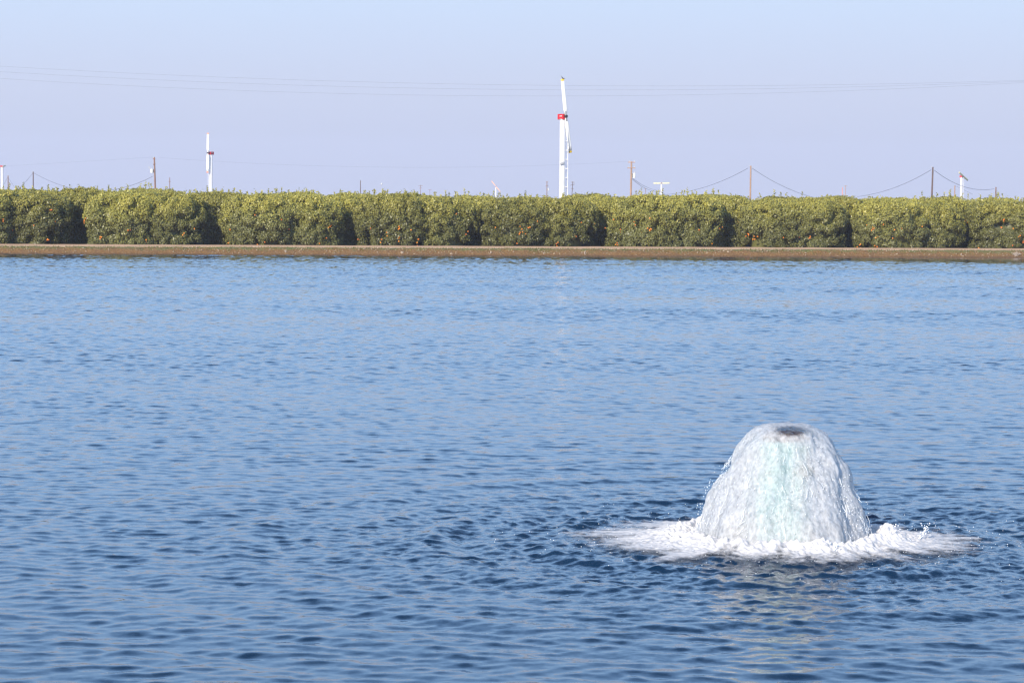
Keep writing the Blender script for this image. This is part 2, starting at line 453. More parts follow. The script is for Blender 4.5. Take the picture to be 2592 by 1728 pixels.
# ------------------------------------------------------------------ pond water
FX, FY = at(1981, 1372, 19.2).x, 19.2       # the fountain stands here
def water_surface():
    ncol = 700
    ds = [9.5]
    while ds[-1] < 141.5:
        d = ds[-1]
        ds.append(d + 0.023 + 0.078 * max(0, d - 12) / 125)
    d = np.array(ds, np.float32)[:, None]
    ang = np.linspace(-R(17.0), R(17.0), ncol, dtype=np.float32)[None, :]
    x = (d + 14) * np.tan(ang); y = np.broadcast_to(d, x.shape).copy()
    cell = (0.023 + 0.078 * np.maximum(0, d - 12) / 125)
    r = np.sqrt((x - FX) ** 2 + (y - FY) ** 2)
    # slow patches where the wind roughens the water more or less
    patch = np.zeros_like(x)
    for i in range(14):
        lam = rng.uniform(3, 22); th = rng.uniform(0, math.pi)
        patch += np.sin(2 * math.pi / lam * (0.45 * x * math.cos(th) + y * math.sin(th)) + rng.uniform(0, 6.28))
    patch = 1.0 + 0.10 * patch / 1.6
    # the far right corner under the bank lies in the lee and is calmer
    lee = np.clip((x - 8) / 18, 0, 1) * np.clip((y - 112) / 22, 0, 1)
    patch *= (1 - 0.6 * lee)
    patch = np.clip(patch, 0.3, 1.7)
    far = 1 + 0.60 * np.clip((y - 40) / 70, 0, 1)      # the open water is rougher than the sheltered near side
    z = np.zeros_like(x); dx = np.zeros_like(x); dy = np.zeros_like(x)
    comps = []
    n = 130
    for i in range(n):
        lam = 0.09 * (2.2 / 0.09) ** ((i + rng.uniform(0, 1)) / n)
        th = R(90) + rng.normal(0, R(31)) + R(-6)
        w = math.exp(-(math.log(lam / 0.20) / 0.74) ** 2)
        comps.append((lam, th, w))
    tot = math.sqrt(sum(w * w for _, _, w in comps) / 2)
    # keep the water equally rough where the grid is too coarse for the shortest ripples
    eff = np.sqrt(sum((w * np.clip((lam / cell - 2.4) / 1.6, 0, 1)) ** 2 for lam, _, w in comps) / 2) / tot
    gain = 1.0 / np.maximum(eff, 0.45)
    for lam, th, w in comps:
        k = 2 * math.pi / lam
        A = 0.090 * w / tot / k
        fade = np.clip((lam / cell - 2.4) / 1.6, 0, 1)
        ph = (k * math.cos(th)) * x + (k * math.sin(th)) * y + np.float32(rng.uniform(0, 6.28))
        a = A * fade * patch * far * gain
        z += a * np.sin(ph)
        c = a * np.cos(ph) * 1.1
        dx += c * math.cos(th); dy += c * math.sin(th)
    # rings spreading from the fountain
    for lam, amp, sig in ((0.85, 0.011, 5.0), (0.55, 0.009, 3.6), (0.34, 0.005, 3.0), (1.4, 0.009, 8.0)):
        wob = 0.25 * np.sin(np.arctan2(y - FY, x - FX) * 5 + lam * 9) + 0.2 * np.sin(1.1 * x + lam * 20) 
        env = np.exp(-np.maximum(0, r - 1.2) / sig)
        z += amp * env * np.sin(2 * math.pi * (r / lam) + wob * 4)
    # splash chop close round it
    env = np.exp(-(np.maximum(0, r - 1.2) / 2.3) ** 1.4)
    tot = 0
    for i in range(60):
        lam = 0.075 * (0.24 / 0.075) ** rng.uniform(0, 1); th = rng.uniform(0, math.pi)
        k = 2 * math.pi / lam
        fade = np.clip((lam / cell - 2.2) / 1.2, 0, 1)
        z += (0.28 / math.sqrt(30) / k) * fade * env * np.sin(k * (math.cos(th) * x + math.sin(th) * y) + rng.uniform(0, 6.28))
    v = np.stack([x + dx, y + dy, z], -1).reshape(-1, 3)
    nr = len(ds)
    idx = np.arange(nr * ncol, dtype=np.int32).reshape(nr, ncol)
    f = np.stack([idx[:-1, :-1], idx[:-1, 1:], idx[1:, 1:], idx[1:, :-1]], -1).reshape(-1, 4)
    # the rest of the pond, outside the finely modelled part
    L = 400.0
    c0, c1 = len(v), 0
    zz = -0.14
    bl, br = bank(-L, 3, zz), bank(L, 3, zz)
    v = np.concatenate([v, np.array([[-L, -60, zz], [L, -60, zz], tuple(br), tuple(bl)], np.float32)])
    f = np.concatenate([f, np.array([[c0, c0 + 1, c0 + 2, c0 + 3]], np.int32)])
    o = mesh_np('water', v, f, M['water'], smooth=True)
    chop = np.zeros(len(v), np.float32); chop[:env.size] = (env - 0.14 * np.clip((y - 45) / 60, 0, 1)).ravel()
    at_ = o.data.attributes.new('chop', 'FLOAT', 'POINT'); at_.data.foreach_set('value', chop)
    return o
water = tag(water_surface(), 'blue rippled pond water', None, None, 'structure')

# ------------------------------------------------------------------ bank, road, ground
ROADZ = 0.38
def strip(name, profile, u0, u1, du, mat, rough=0.0):
    us = np.arange(u0, u1 + du, du)
    v = []
    for u in us:
        for (pv, pz) in profile:
            q = bank(u, pv)
            k = rough * (1 if pz > -0.3 else 0)
            h = k * mnoise.noise(Vector((u * 0.9, pv * 1.3, 0))) + k * 0.6 * mnoise.noise(Vector((u * 3.1, pv * 4.0, 5)))
            v.append((q.x, q.y, pz + h))
    n = len(profile); idx = np.arange(len(v)).reshape(len(us), n)
    f = np.stack([idx[:-1, :-1], idx[1:, :-1], idx[1:, 1:], idx[:-1, 1:]], -1).reshape(-1, 4)
    return mesh_np(name, v, f, mat, smooth=True)
prof = [(-2.0, -0.55), (-1.0, -0.28)] + [(-0.5 + 0.14 * i, -0.12 + 0.0434 * i) for i in range(12)] + [(1.25, 0.385), (1.6, 0.37)]
tag(strip('bank', prof, -120, 130, 0.12, M['bank'], 0.05), 'low brown earth bank of the pond with thin grass', None, None, 'structure')
prof = [(1.5, ROADZ - 0.03), (1.9, ROADZ + 0.01), (3.4, ROADZ + 0.03), (5.2, ROADZ + 0.04), (7.2, ROADZ + 0.045), (7.6, ROADZ - 0.05)]
tag(strip('dirt_road', prof, -120, 130, 0.5, M['road'], 0.015), 'pale dirt road along the top of the bank', None, None, 'structure')
g = []
for (u, v_) in ((-1500, 1.3), (1500, 1.3), (1500, 1700), (-1500, 1700)):
    q = bank(u, v_); g.append((q.x, q.y, ROADZ - 0.06))
tag(mesh_np('ground', g, [(0, 1, 2, 3)], M['soil']), 'flat orchard soil reaching to the horizon', None, None, 'structure')

# grass tufts along the crest of the bank
def grass():
    v = []; f = []
    for i in range(16000):
        u = rng.uniform(-36, 40)
        dens = mnoise.noise(Vector((u * 0.35, 0, 3)))
        pv = 1.15 + rng.normal(0, 0.22) - (0.5 * abs(rng.normal()) if rng.random() < 0.45 else 0)
        if pv < 0.25 or pv > 1.75 or rng.random() > 0.55 + dens: continue
        z = min(0.385, 0.31 * pv + 0.03) - 0.01
        q = bank(u, pv)
        h = rng.uniform(0.03, 0.10); w = rng.uniform(0.01, 0.025)
        a = rng.uniform(0, 6.28); lx, ly = rng.normal(0, 0.03, 2)
        b = len(v)
        v += [(q.x - w * math.cos(a), q.y - w * math.sin(a), z), (q.x + w * math.cos(a), q.y + w * math.sin(a), z), (q.x + lx, q.y + ly, z + h)]
        f.append((b, b + 1, b + 2))
    m, nt, p, out = new_mat('grass_blades')
    geo = N(nt, 'ShaderNodeNewGeometry')
    r = ramp(nt, [(0.0, (0.06, 0.085, 0.015)), (0.6, (0.12, 0.13, 0.03)), (1.0, (0.26, 0.20, 0.10))])
    nt.links.new(geo.outputs['Random Per Island'], r.inputs[0]); nt.links.new(r.outputs[0], p.inputs['Base Color'])
    p.inputs['Roughness'].default_value = 0.7
    return mesh_np('grass', v, f, m)
tag(grass(), 'short green and straw coloured grass along the crest of the bank', 'grass', None, 'stuff')

# pale pebbles and clods nobody could count
def pebbles():
    v = []; f = []
    for i in range(900):
        u = rng.uniform(-34, 38); pv = rng.uniform(0.05, 1.3)
        s = rng.uniform(0.012, 0.04); q = bank(u, pv, min(0.385, 0.31 * pv + 0.03) + 0.3 * s)
        b = len(v)
        for (x, y, z) in ((1, 0, 0), (0, 1, 0), (-1, 0, 0), (0, -1, 0), (0, 0, 0.8), (0, 0, -0.8)):
            j = rng.uniform(0.7, 1.3)
            v.append((q.x + x * s * j * 1.4, q.y + y * s * j, q.z + z * s * j))
        for t in ((0, 1, 4), (1, 2, 4), (2, 3, 4), (3, 0, 4), (1, 0, 5), (2, 1, 5), (3, 2, 5), (0, 3, 5)):
            f.append(tuple(b + k for k in t))
    return mesh_np('pebbles', v, f, M['stone'])
tag(pebbles(), 'small pale pebbles and clods scattered over the earth bank', 'pebbles', None, 'stuff')

# the larger stones, each its own
stones = [(1142, 643, 0.17, 'flat tan stone low on the bank, leftmost of the large stones near the middle'),
          (1018, 640, 0.22, 'broad flat orange-tan stone lying at the waterline, left of the picture centre'),
          (1195, 641, 0.10, 'small tan stone at the waterline just right of the flat tan stone'),
          (1409, 637, 0.11, 'pale stone on the bank directly left of the tall wind machine'),
          (1402, 643, 0.13, 'orange-tan clod at the waterline below the tall wind machine'),
          (1790, 640, 0.15, 'buff stone on the lower bank, smaller of the right-centre pair'),
          (1843, 638, 0.21, 'largest rounded buff stone on the bank, right of centre'),
          (1832, 635, 0.11, 'small buff stone touching the largest rounded stone on its left'),
          (2270, 644, 0.15, 'pale orange stone at the waterline right of the two right-centre stones'),
          (2235, 641, 0.09, 'small pale stone high on the right part of the bank'),
          (1473, 639, 0.09, 'small whitish stone on the bank right of the tall wind machine'),
          (884, 632, 0.10, 'small whitish stone high on the left part of the bank')]
def stone_mesh(seed):
    rs = np.random.default_rng(seed)
    mb = MB(); rings = []
    sx, sy = rs.uniform(0.9, 1.25), rs.uniform(0.7, 1.0)
    off = rs.uniform(0, 50)
    for i in range(1, 8):
        t = math.pi * i / 8
        ring = []
        for k in range(12):
            a = 2 * math.pi * k / 12
            d = Vector((math.sin(t) * math.cos(a), math.sin(t) * math.sin(a), math.cos(t)))
            rr = 0.5 * (1 + 0.35 * mnoise.noise(d * 1.4 + Vector((off, 0, 0))) + 0.15 * mnoise.noise(d * 4 + Vector((0, off, 0))))
            ring.append((d.x * rr * sx, d.y * rr * sy, d.z * rr * 0.55))
        rings.append(ring)
    return mb.rings(rings)
for i, (px, py, s, lab) in enumerate(stones):
    d = ray(px, py)
    # where the line of sight meets the bank slope z = 0.36 v
    best = None
    for j in range(400):
        Y = 128 + j * 0.05
        q = at(px, py, Y)
        v_ = -(q.x) * math.sin(BA) + (q.y - BY) * math.cos(BA)
        if v_ > 0 and q.z <= 0.31 * v_ + 0.03: best = q; break
    if best is None: best = bank(u_at(px, 0.3), 0.3, 0.1)
    o = stone_mesh(40 + i).build('stone', M['stone'], None, True)
    o.location = best + Vector((0, 0.0, 0.04 * s)); o.scale = (s, s, s); o.rotation_euler = (0, 0, i * 1.3)
    tag(o, lab, 'stone', 'larger stones lying on the bank')

# dry bushes at the water's edge
def dry_bush(px, width, height, n, label):
    u = u_at(px, 0.35); base = bank(u, 0.25, 0.07)
    o = empty('dry_bush', base, label, 'dry bush', 'dead twiggy plants on the bank')
    mb = MB()
    for i in range(n):
        a = rng.uniform(0, 6.28); lean = rng.uniform(0.1, 1.0)
        tip = Vector((math.cos(a) * lean * width / 2, math.sin(a) * lean * width / 3, height * rng.uniform(0.5, 1.0) * (1.15 - 0.5 * lean)))
        mid = tip * 0.5 + Vector((0, 0, 0.15 * height))
        mb.tube([(0, 0, -0.03), mid, tip], [0.009, 0.007, 0.004], 4)
        for q in range(2):
            t2 = mid + Vector((rng.normal(0, width * 0.14), rng.normal(0, width * 0.08), height * rng.uniform(0.1, 0.4)))
            mb.tube([mid, t2], [0.005, 0.003], 3)
    mb.build('twigs', M['twig'], o)
dry_bush(2572, 0.62, 0.30, 34, 'bleached dead tumbleweed at the waterline near the right edge')
dry_bush(1242, 0.12, 0.24, 6, 'thin upright dead stalks at the waterline left of the tall wind machine')
dry_bush(1376, 0.22, 0.16, 6, 'short forked dead stalks below and left of the tall wind machine')
dry_bush(1480, 0.20, 0.26, 5, 'tall thin dead stalks right of the tall wind machine')
dry_bush(722, 0.30, 0.26, 7, 'pale dead stalks on the bank below the dark gap right of the second wind machine')
dry_bush(2432, 0.14, 0.20, 5, 'pale upright stalks at the waterline left of the tumbleweed')

# ------------------------------------------------------------------ orange trees
TREE_H = 3.12
def crown_point(a, t, R0, H, off):
    """surface point and outward direction of the hedged crown; t runs from skirt to top"""
    lob = 1 + 0.06 * math.sin(3 * a + off) + 0.04 * math.sin(5 * a + 2 * off) + 0.15 * mnoise.noise(Vector((1.6 * math.cos(a) + off, 1.6 * math.sin(a), t * 3.0)))
    if t < 0.6:
        q = t / 0.6
        z = H * 0.70 * q
        r = R0 * (0.93 + 0.10 * math.sin(q * math.pi * 0.6)) * lob
        nrm = Vector((math.cos(a), math.sin(a), 0.12 * (q - 0.3)))
    else:
        q = (t - 0.6) / 0.4 * math.pi / 2
        z = H * 0.70 + H * 0.30 * math.sin(q) ** 0.9
        r = R0 * 1.02 * lob * (max(0.0, math.cos(q)) ** 0.75)
        nrm = Vector((math.cos(a) * math.cos(q), math.sin(a) * math.cos(q), math.sin(q) + 0.15))
    z += 0.16 * mnoise.noise(Vector((r * math.cos(a) * 0.7 + off, r * math.sin(a) * 0.7, 1.0))) * min(1, t * 1.6)
    return Vector((r * math.cos(a), r * math.sin(a), z)), nrm.normalized()

def crown_mesh(seed, R0=2.35, H=TREE_H - 0.12, nclump=400, per=125):
    rs = np.random.default_rng(seed); off = seed * 2.3
    P = []; D = []
    for i in range(nclump):
        t = rs.uniform(0, 1) ** 0.85
        p, nr = crown_point(rs.uniform(0, 2 * math.pi), t, R0, H, off)
        cr = rs.uniform(0.24, 0.46)
        c = p - nr * (cr * 0.75 + rs.exponential(0.13) - 0.10)
        nn = int(per * (cr / 0.35) ** 2)
        u = rs.normal(size=(nn, 3)) + np.array(nr) * 0.9
        u /= np.linalg.norm(u, axis=1)[:, None]
        rad = cr * rs.uniform(0.72, 1.08, nn)[:, None]
        pts = np.array(c) + u * rad * np.array([1, 1, 0.85])
        P.append(pts); D.append(u)
    # upright sprigs above the trimmed top
    for i in range(26):
        a = rs.uniform(0, 6.28); rr = R0 * math.sqrt(rs.uniform(0, 0.95))
        zt = crown_point(a, 0.6 + 0.4 * (1 - rr / R0) ** 0.5, R0, H, off)[0].z
        hh = rs.uniform(0.08, 0.38) if rs.random() < 0.8 else rs.uniform(0.3, 0.55)
        nn = int(8 + hh * 50)
        s = rs.uniform(0, 1, nn)
        base = np.array([rr * math.cos(a), rr * math.sin(a), zt - 0.15])
        lean = rs.normal(0, 0.12, 2)
        pts = base + np.stack([lean[0] * s, lean[1] * s, s * (hh + 0.15)], -1) + rs.normal(0, 0.035, (nn, 3))
        P.append(pts); D.append(np.stack([rs.normal(size=nn), rs.normal(size=nn), np.full(nn, 0.8)], -1))
    P = np.concatenate(P); D = np.concatenate(D)
    keep = P[:, 2] > 0.02
    P = P[keep]; D = D[keep]; n = len(P)
    nrm = D + rs.normal(0, 0.55, (n, 3)) + np.array([0, 0, 0.35]); nrm /= np.linalg.norm(nrm, axis=1)[:, None]
    t = np.cross(nrm, rs.normal(size=(n, 3))); t /= np.linalg.norm(t, axis=1)[:, None]
    b = np.cross(nrm, t)
    L = rs.uniform(0.045, 0.085, n)[:, None]; W = L * rs.uniform(0.42, 0.6, n)[:, None]
    V = np.stack([P - t * L, P + b * W - nrm * 0.006, P + t * L, P - b * W - nrm * 0.006], 1).reshape(-1, 3)
    F = np.arange(4 * n).reshape(n, 4)
    # the shaded mass of inner twigs and leaves
    na, nt_ = 40, 22
    V2 = []
    for j in range(nt_):
        for k in range(na):
            p, nr = crown_point(2 * math.pi * k / na, j / (nt_ - 1) * 0.995, R0, H, off)
            p = p - nr * 0.66
            V2.append((p.x, p.y, max(0.0, p.z)))
    idx = np.arange(na * nt_).reshape(nt_, na)
    nx = np.roll(idx, -1, 1)
    F2 = np.stack([idx[:-1], nx[:-1], nx[1:], idx[1:]], -1).reshape(-1, 4) + len(V)
    V = np.concatenate([V, np.array(V2)]); F = np.concatenate([F, F2])
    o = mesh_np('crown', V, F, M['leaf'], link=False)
    me = o.data; bpy.data.objects.remove(o)
    return me
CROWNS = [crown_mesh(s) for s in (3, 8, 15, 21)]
CROWN_OFF = [3 * 2.3, 8 * 2.3, 15 * 2.3, 21 * 2.3]
def trunk_mesh():
    mb = MB()
    mb.tube([(0, 0, 0), (0.02, 0, 0.3), (0.0, 0.03, 0.65)], [0.16, 0.12, 0.11], 10)
    for k in range(5):
        a = k * 1.26 + 0.4
        mb.tube([(0, 0.02, 0.58), (0.5 * math.cos(a), 0.5 * math.sin(a), 1.2), (1.2 * math.cos(a), 1.2 * math.sin(a), 2.0), (1.5 * math.cos(a + 0.2), 1.5 * math.sin(a + 0.2), 2.5)],
                [0.08, 0.065, 0.04, 0.02], 7)
    o = mb.build('trunk', M['bark']); me = o.data; bpy.data.objects.remove(o)
    return me
TRUNK = trunk_mesh()
def orange_mesh():
    mb = MB(); rings = []
    for i in range(1, 6):
        t = math.pi * i / 6
        rings.append([(0.046 * math.sin(t) * math.cos(a), 0.046 * math.sin(t) * math.sin(a), 0.044 * math.cos(t)) for a in [2 * math.pi * k / 8 for k in range(8)]])
    mb.rings(rings)
    o = mb.build('orange', M['fruit'], None, True); me = o.data; bpy.data.objects.remove(o)
    return me
ORANGE = orange_mesh()
def put(name, me, parent):
    o = bpy.data.objects.new(name, me); col.objects.link(o); o.parent = parent; return o

def orange_tree(q, variant, rot, sc, n_or, label, group):
    t = empty('orange_tree', q, label, 'orange tree', group)
    t.rotation_euler = (0, 0, rot); t.scale = sc
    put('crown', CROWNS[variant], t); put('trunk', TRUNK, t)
    k = 0
    while k < n_or:
        # fruit on the side that faces the pond
        aw = R(-90) + rng.normal(0, R(42)) - rot
        tt = rng.beta(1.5, 2.2) * 0.66
        p, nr = crown_point(aw, tt, 2.35, TREE_H - 0.12, CROWN_OFF[variant])
        m = int(rng.choice([1, 1, 2, 3, 4]))
        for j in range(m):
            f = put('orange', ORANGE, t)
            f.location = p + nr * rng.uniform(0.03, 0.11) + Vector((rng.normal(0, 0.07), rng.normal(0, 0.07), rng.normal(0, 0.09)))
            k += 1

gaps = [-150, 204, 551, 887, 1201, 1532, 1857, 2149, 2440, 2740]
front_lab = [
 'orange tree cut by the left edge of the picture, first of the pond-side trees',
 'wide orange tree below the pole with the transformer and the second tallest wind machine',
 'orange tree right of the second tallest wind machine, between two dark gaps',
 'rounded orange tree full of low fruit, under the thin street lamp mast',
 'orange tree at the bank directly under the tallest wind machine',
 'orange tree at the bank below the pole with two crossarms and a horizontal rotor',
 'orange tree at the bank below the plain pole with wires to both sides',
 'orange tree right of the last dark gap, below the long sagging wire',
 'orange tree at the bank below the wind machine with the tilted cream rotor',
 'orange tree cut by the right edge of the picture above the tumbleweed']
side_lab = [
 'narrow orange tree set back at the far left, just left of the first dark gap',
 'orange tree set back under the second tallest wind machine, left of the second dark gap',
 'orange tree set back left of the third dark gap, beneath the short bare pole',
 'orange tree set back left of the fourth dark gap, under the small distant red-topped machine',
 'orange tree set back right of the tallest wind machine, left of the fifth dark gap',
 'orange tree set back between the horizontal rotor and the plain wired pole',
 'orange tree set back left of the last dark gap, right of the plain wired pole',
 'orange tree set back below the tall dark pole at the right',
 'orange tree set back in the right corner below the short leaning pole']
TH = R(34)
cnt = [12, 14, 14, 18, 16, 20, 20, 24, 20, 8]
for i, gpx in enumerate(gaps):
    u0 = u_at(gpx, 9.6) + 0.45 + 2.2
    for j, (ou, ov, osc) in enumerate(((0, 0, 0.96), (2.62, 0.45, 0.93), (1.3, 4.2, 0.97), (5.3, 2.9, 0.90), (2.6, 7.9, 1.0), (6.4, 8.6, 1.0))):
        u = u0 + ou + (rng.uniform(-0.2, 0.2) if j else 0)
        v = 9.9 + ov + rng.uniform(-0.2, 0.2)
        q = bank(u, v, ROADZ - 0.06)
        if j > 0 and abs(q.x) > 0.216 * q.y + 3.5: continue
        if j == 0:
            lab, grp, no = front_lab[i], 'orange trees along the bank', cnt[i]
        elif j == 1 and i < len(side_lab):
            lab, grp, no = side_lab[i], 'orange trees set back behind the first ones', 7
        else:
            lab, grp, no = 'orange tree deeper in the orchard, seen only in a gap or by its top', 'orange trees deeper in the orchard', 2
        s = osc * rng.uniform(0.97, 1.03)
        sz = rng.uniform(0.97, 1.06) + (0.03 if j > 1 else 0) + (0.012 if q.x < -8 else -0.012)
        orange_tree(q, int(rng.integers(4)), rng.uniform(0, 6.28), (s, s, sz), no, lab, grp)

# ------------------------------------------------------------------ wind machines
def blade_mb(b, chord, thick, r0, r1, w0, w1):
    """one propeller blade along b, with a rounded aerofoil section"""
    mb = MB(); rings = []
    for i in range(7):
        t = i / 6
        c = Vector(b) * (r0 + (r1 - r0) * t)
        w = (w0 + (w1 - w0) * t) * (0.55 if i == 0 else 1)
        ring = []
        for k in range(10):
            a = 2 * math.pi * k / 10
            ring.append(c + Vector(chord) * (w / 2 * math.cos(a)) + Vector(thick) * (0.03 + 0.016 * (1 - t)) * math.sin(a))
        rings.append(ring)
    return mb.rings(rings)

def wind_machine(px, hub_py, s, axis, bdir, label, blade_m, tip_m, tower_r=0.23, ladder_dir=None, lower_dir=None, gear=(0.36, 0.2, 0.2), w=0.27, light=False, mark=False, off=0.42, pitch=-22):
    Y = FPX / s
    hub = at(px, hub_py, Y)
    root = empty('wind_machine', (hub.x, hub.y, ROADZ - 0.06), label, 'wind machine', 'wind machines over the orchard')
    h = hub.z - (ROADZ - 0.06)
    MB().tube([(0, 0, 0), (0, 0, h * 0.5), (0, 0, h - 0.2)], [tower_r * 1.06, tower_r * 1.02, tower_r], 24).build('tower', M['galv'], root, True)
    a = Vector(axis).normalized()
    b = Vector(bdir).normalized(); a = (a - b * a.dot(b)).normalized()
    ah = Vector((a.x, a.y, 0)).normalized(); sd = Vector((-ah.y, ah.x, 0))
    gb = MB().box((Vector((0, 0, h)) - ah * 0.06), ah * gear[0], sd * gear[1], (0, 0, gear[2])).build('gearbox', M['red'], root, False, 0.03)
    MB().tube([(0, 0, h - 0.24), (0, 0, h - 0.16)], [tower_r * 1.12] * 2, 20).build('turning_ring', M['grey'], root)
    hc = Vector((0, 0, h + 0.03)) + ah * off
    MB().tube([Vector((0, 0, h + 0.03)) + ah * gear[0] * 0.8, hc + ah * 0.10], [0.09, 0.12], 12).build('hub', M['dark'], root)
    for sg in (1, -1):
        bb = b * sg
        if sg < 0 and lower_dir: bb = Vector(lower_dir).normalized()
        ch = a.cross(bb).normalized()
        ch2 = (ch * math.cos(R(pitch)) + a * math.sin(R(pitch)) * sg).normalized(); th = bb.cross(ch2).normalized()
        bl = blade_mb(bb, ch2, th, 0.12, 2.78, w * 1.12, w * 0.92).build('blade', blade_m, root, True); bl.location = hc
        if tip_m:
            tp = blade_mb(bb, ch2, th, 2.78, 2.93, w * 0.92, w * 0.90).build('blade_tip', tip_m, bl, True)
        MB().box(bb * 0.2, ch2 * 0.07, th * 0.05, bb * 0.2).build('blade_clamp', M['grey'], bl)
    if ladder_dir is not None:
        ld = Vector(ladder_dir).normalized(); lt = Vector((-ld.y, ld.x, 0))
        mb = MB(); dd = tower_r + 0.17; hw = 0.17
        for sg in (-1, 1):
            mb.tube([ld * dd + lt * hw * sg + Vector((0, 0, 0.6)), ld * dd + lt * hw * sg + Vector((0, 0, h - 0.35))], 0.030, 6)
        z = 0.8
        while z < h - 0.4:
            mb.tube([ld * dd - lt * hw + Vector((0, 0, z)), ld * dd + lt * hw + Vector((0, 0, z))], 0.014, 5); z += 0.3
        mb.build('ladder', M['galv'], root)
        z = 1.2
        while z < h - 0.4:
            MB().box(ld * (tower_r + 0.08) + Vector((0, 0, z)), ld * 0.10, lt * 0.17, (0, 0, 0.03)).build('ladder_bracket', M['galv'], root)
            z += 0.72
    if light:
        lz = h - 3.65
        MB().box((-0.03, -tower_r - 0.10, lz), (0.16, 0.02, 0.05), (0, 0.06, 0), (0, 0, 0.09)).build('control_box', M['grey'], root, False, 0.01)
    if mark:   # the worn pale lettering on the gearbox side, too small to read
        mb = MB()
        side = sd if sd.y < 0 else -sd
        cpos = Vector((0, 0, h + 0.05)) - ah * 0.06 + side * (gear[1] + 0.004)
        for k, (dx_, wd) in enumerate(((-0.02, 0.035), (0.06, 0.03), (0.13, 0.03), (0.20, 0.028))):
            mb.box(cpos + ah * dx_ + Vector((0, 0, 0.004 * (k % 2))), ah * wd, side * 0.003, (0, 0, 0.030 - 0.006 * (k % 2)))
        mb.build('lettering', M['blade'], gb)
    return root, h, hc, b

main, mh, mhc, mb_ = wind_machine(1424.5, 296, 32, (0.62, -0.78, 0.0), (-0.105, 0.0, 1.0),
    'tallest white wind machine with red gearbox, ladder and yellow blade tips, near the middle', M['blade'], M['yellow'],
    0.235, (1, 0.15, 0), lower_dir=(0.135, 0.2, -1.0), gear=(0.34, 0.22, 0.22), w=0.30, light=True, mark=True, off=0.40)
wind_machine(534, 388, 17, (-0.50, -0.86, 0), (0.01, 0, 1), 'second tallest white wind machine, rotor upright with orange tips, at the left',
    M['blade'], M['orange_tip'], 0.235, (-1, -0.2, 0), gear=(0.40, 0.22, 0.22), w=0.34, mark=True, off=0.78, pitch=22)
wind_machine(5.5, 421, 12.4, (0.95, 0.2, 0), (-0.10, 0.98, 0.05), 'white wind machine tower with red cap at the left edge', M['cream'], None, 0.27, None, gear=(0.34, 0.3, 0.14))
wind_machine(1255.5, 472, 7.0, (0.2, -1, 0), (-0.60, 0.40, 0.72), 'tiny distant wind machine with red top and faded orange blade', M['orange_blade'], None, 0.26, None)
wind_machine(1674.5, 464, 7.4, (0, -1, 0.0), (1, 0.0, 0.018), 'distant wind machine with its cream rotor lying horizontal like a letter T', M['cream'], None, 0.35, None, gear=(0.3, 0.2, 0.2), w=0.42, off=0.3)
wind_machine(2434, 447, 11.6, (0.55, -0.35, 0.3), (0.50, 0.80, -0.30), 'distant wind machine with tilted cream rotor at the right', M['cream'], None, 0.29, (1, 0.1, 0), gear=(0.34, 0.22, 0.24), w=0.42, pitch=40)

# crow on the upper blade tip
def crow():
    tip = Vector(main.location) + mhc + mb_ * 2.93
    root = empty('crow', tip, 'black crow perched on the top tip of the tallest wind machine', 'bird')
    mb = MB(); rings = []
    prof = [(-0.24, 0.16, 0.012), (-0.15, 0.13, 0.035), (-0.06, 0.10, 0.062), (0.02, 0.09, 0.060), (0.07, 0.13, 0.042), (0.11, 0.175, 0.036), (0.145, 0.18, 0.022), (0.16, 0.178, 0.01)]
    # tail up to the left, head down to the right
    for (t, z, r) in prof:
        ring = []
        for k in range(10):
            a = 2 * math.pi * k / 10
            ring.append((t, r * 0.85 * math.cos(a), z + r * math.sin(a) * 0.9 - 0.02))
        rings.append(ring)
    body = mb.rings(rings).build('body', M['feather'], root, True)
    MB().tube([(0.155, 0, 0.158), (0.205, 0, 0.148)], [0.012, 0.003], 6).build('beak', M['dark'], root)
    MB().box((-0.30, 0, 0.165), (0.08, 0, 0.018), (0, 0.03, 0), (0, 0, 0.006)).build('tail', M['feather'], root)
    for sg in (-1, 1):
        MB().tube([(0.0, 0.02 * sg, 0.06), (0.01, 0.02 * sg, -0.01)], 0.006, 5).build('leg', M['dark'], root)
    root.rotation_euler = (0, R(38), R(-8)); root.scale = (0.85, 0.85, 0.85)
crow()

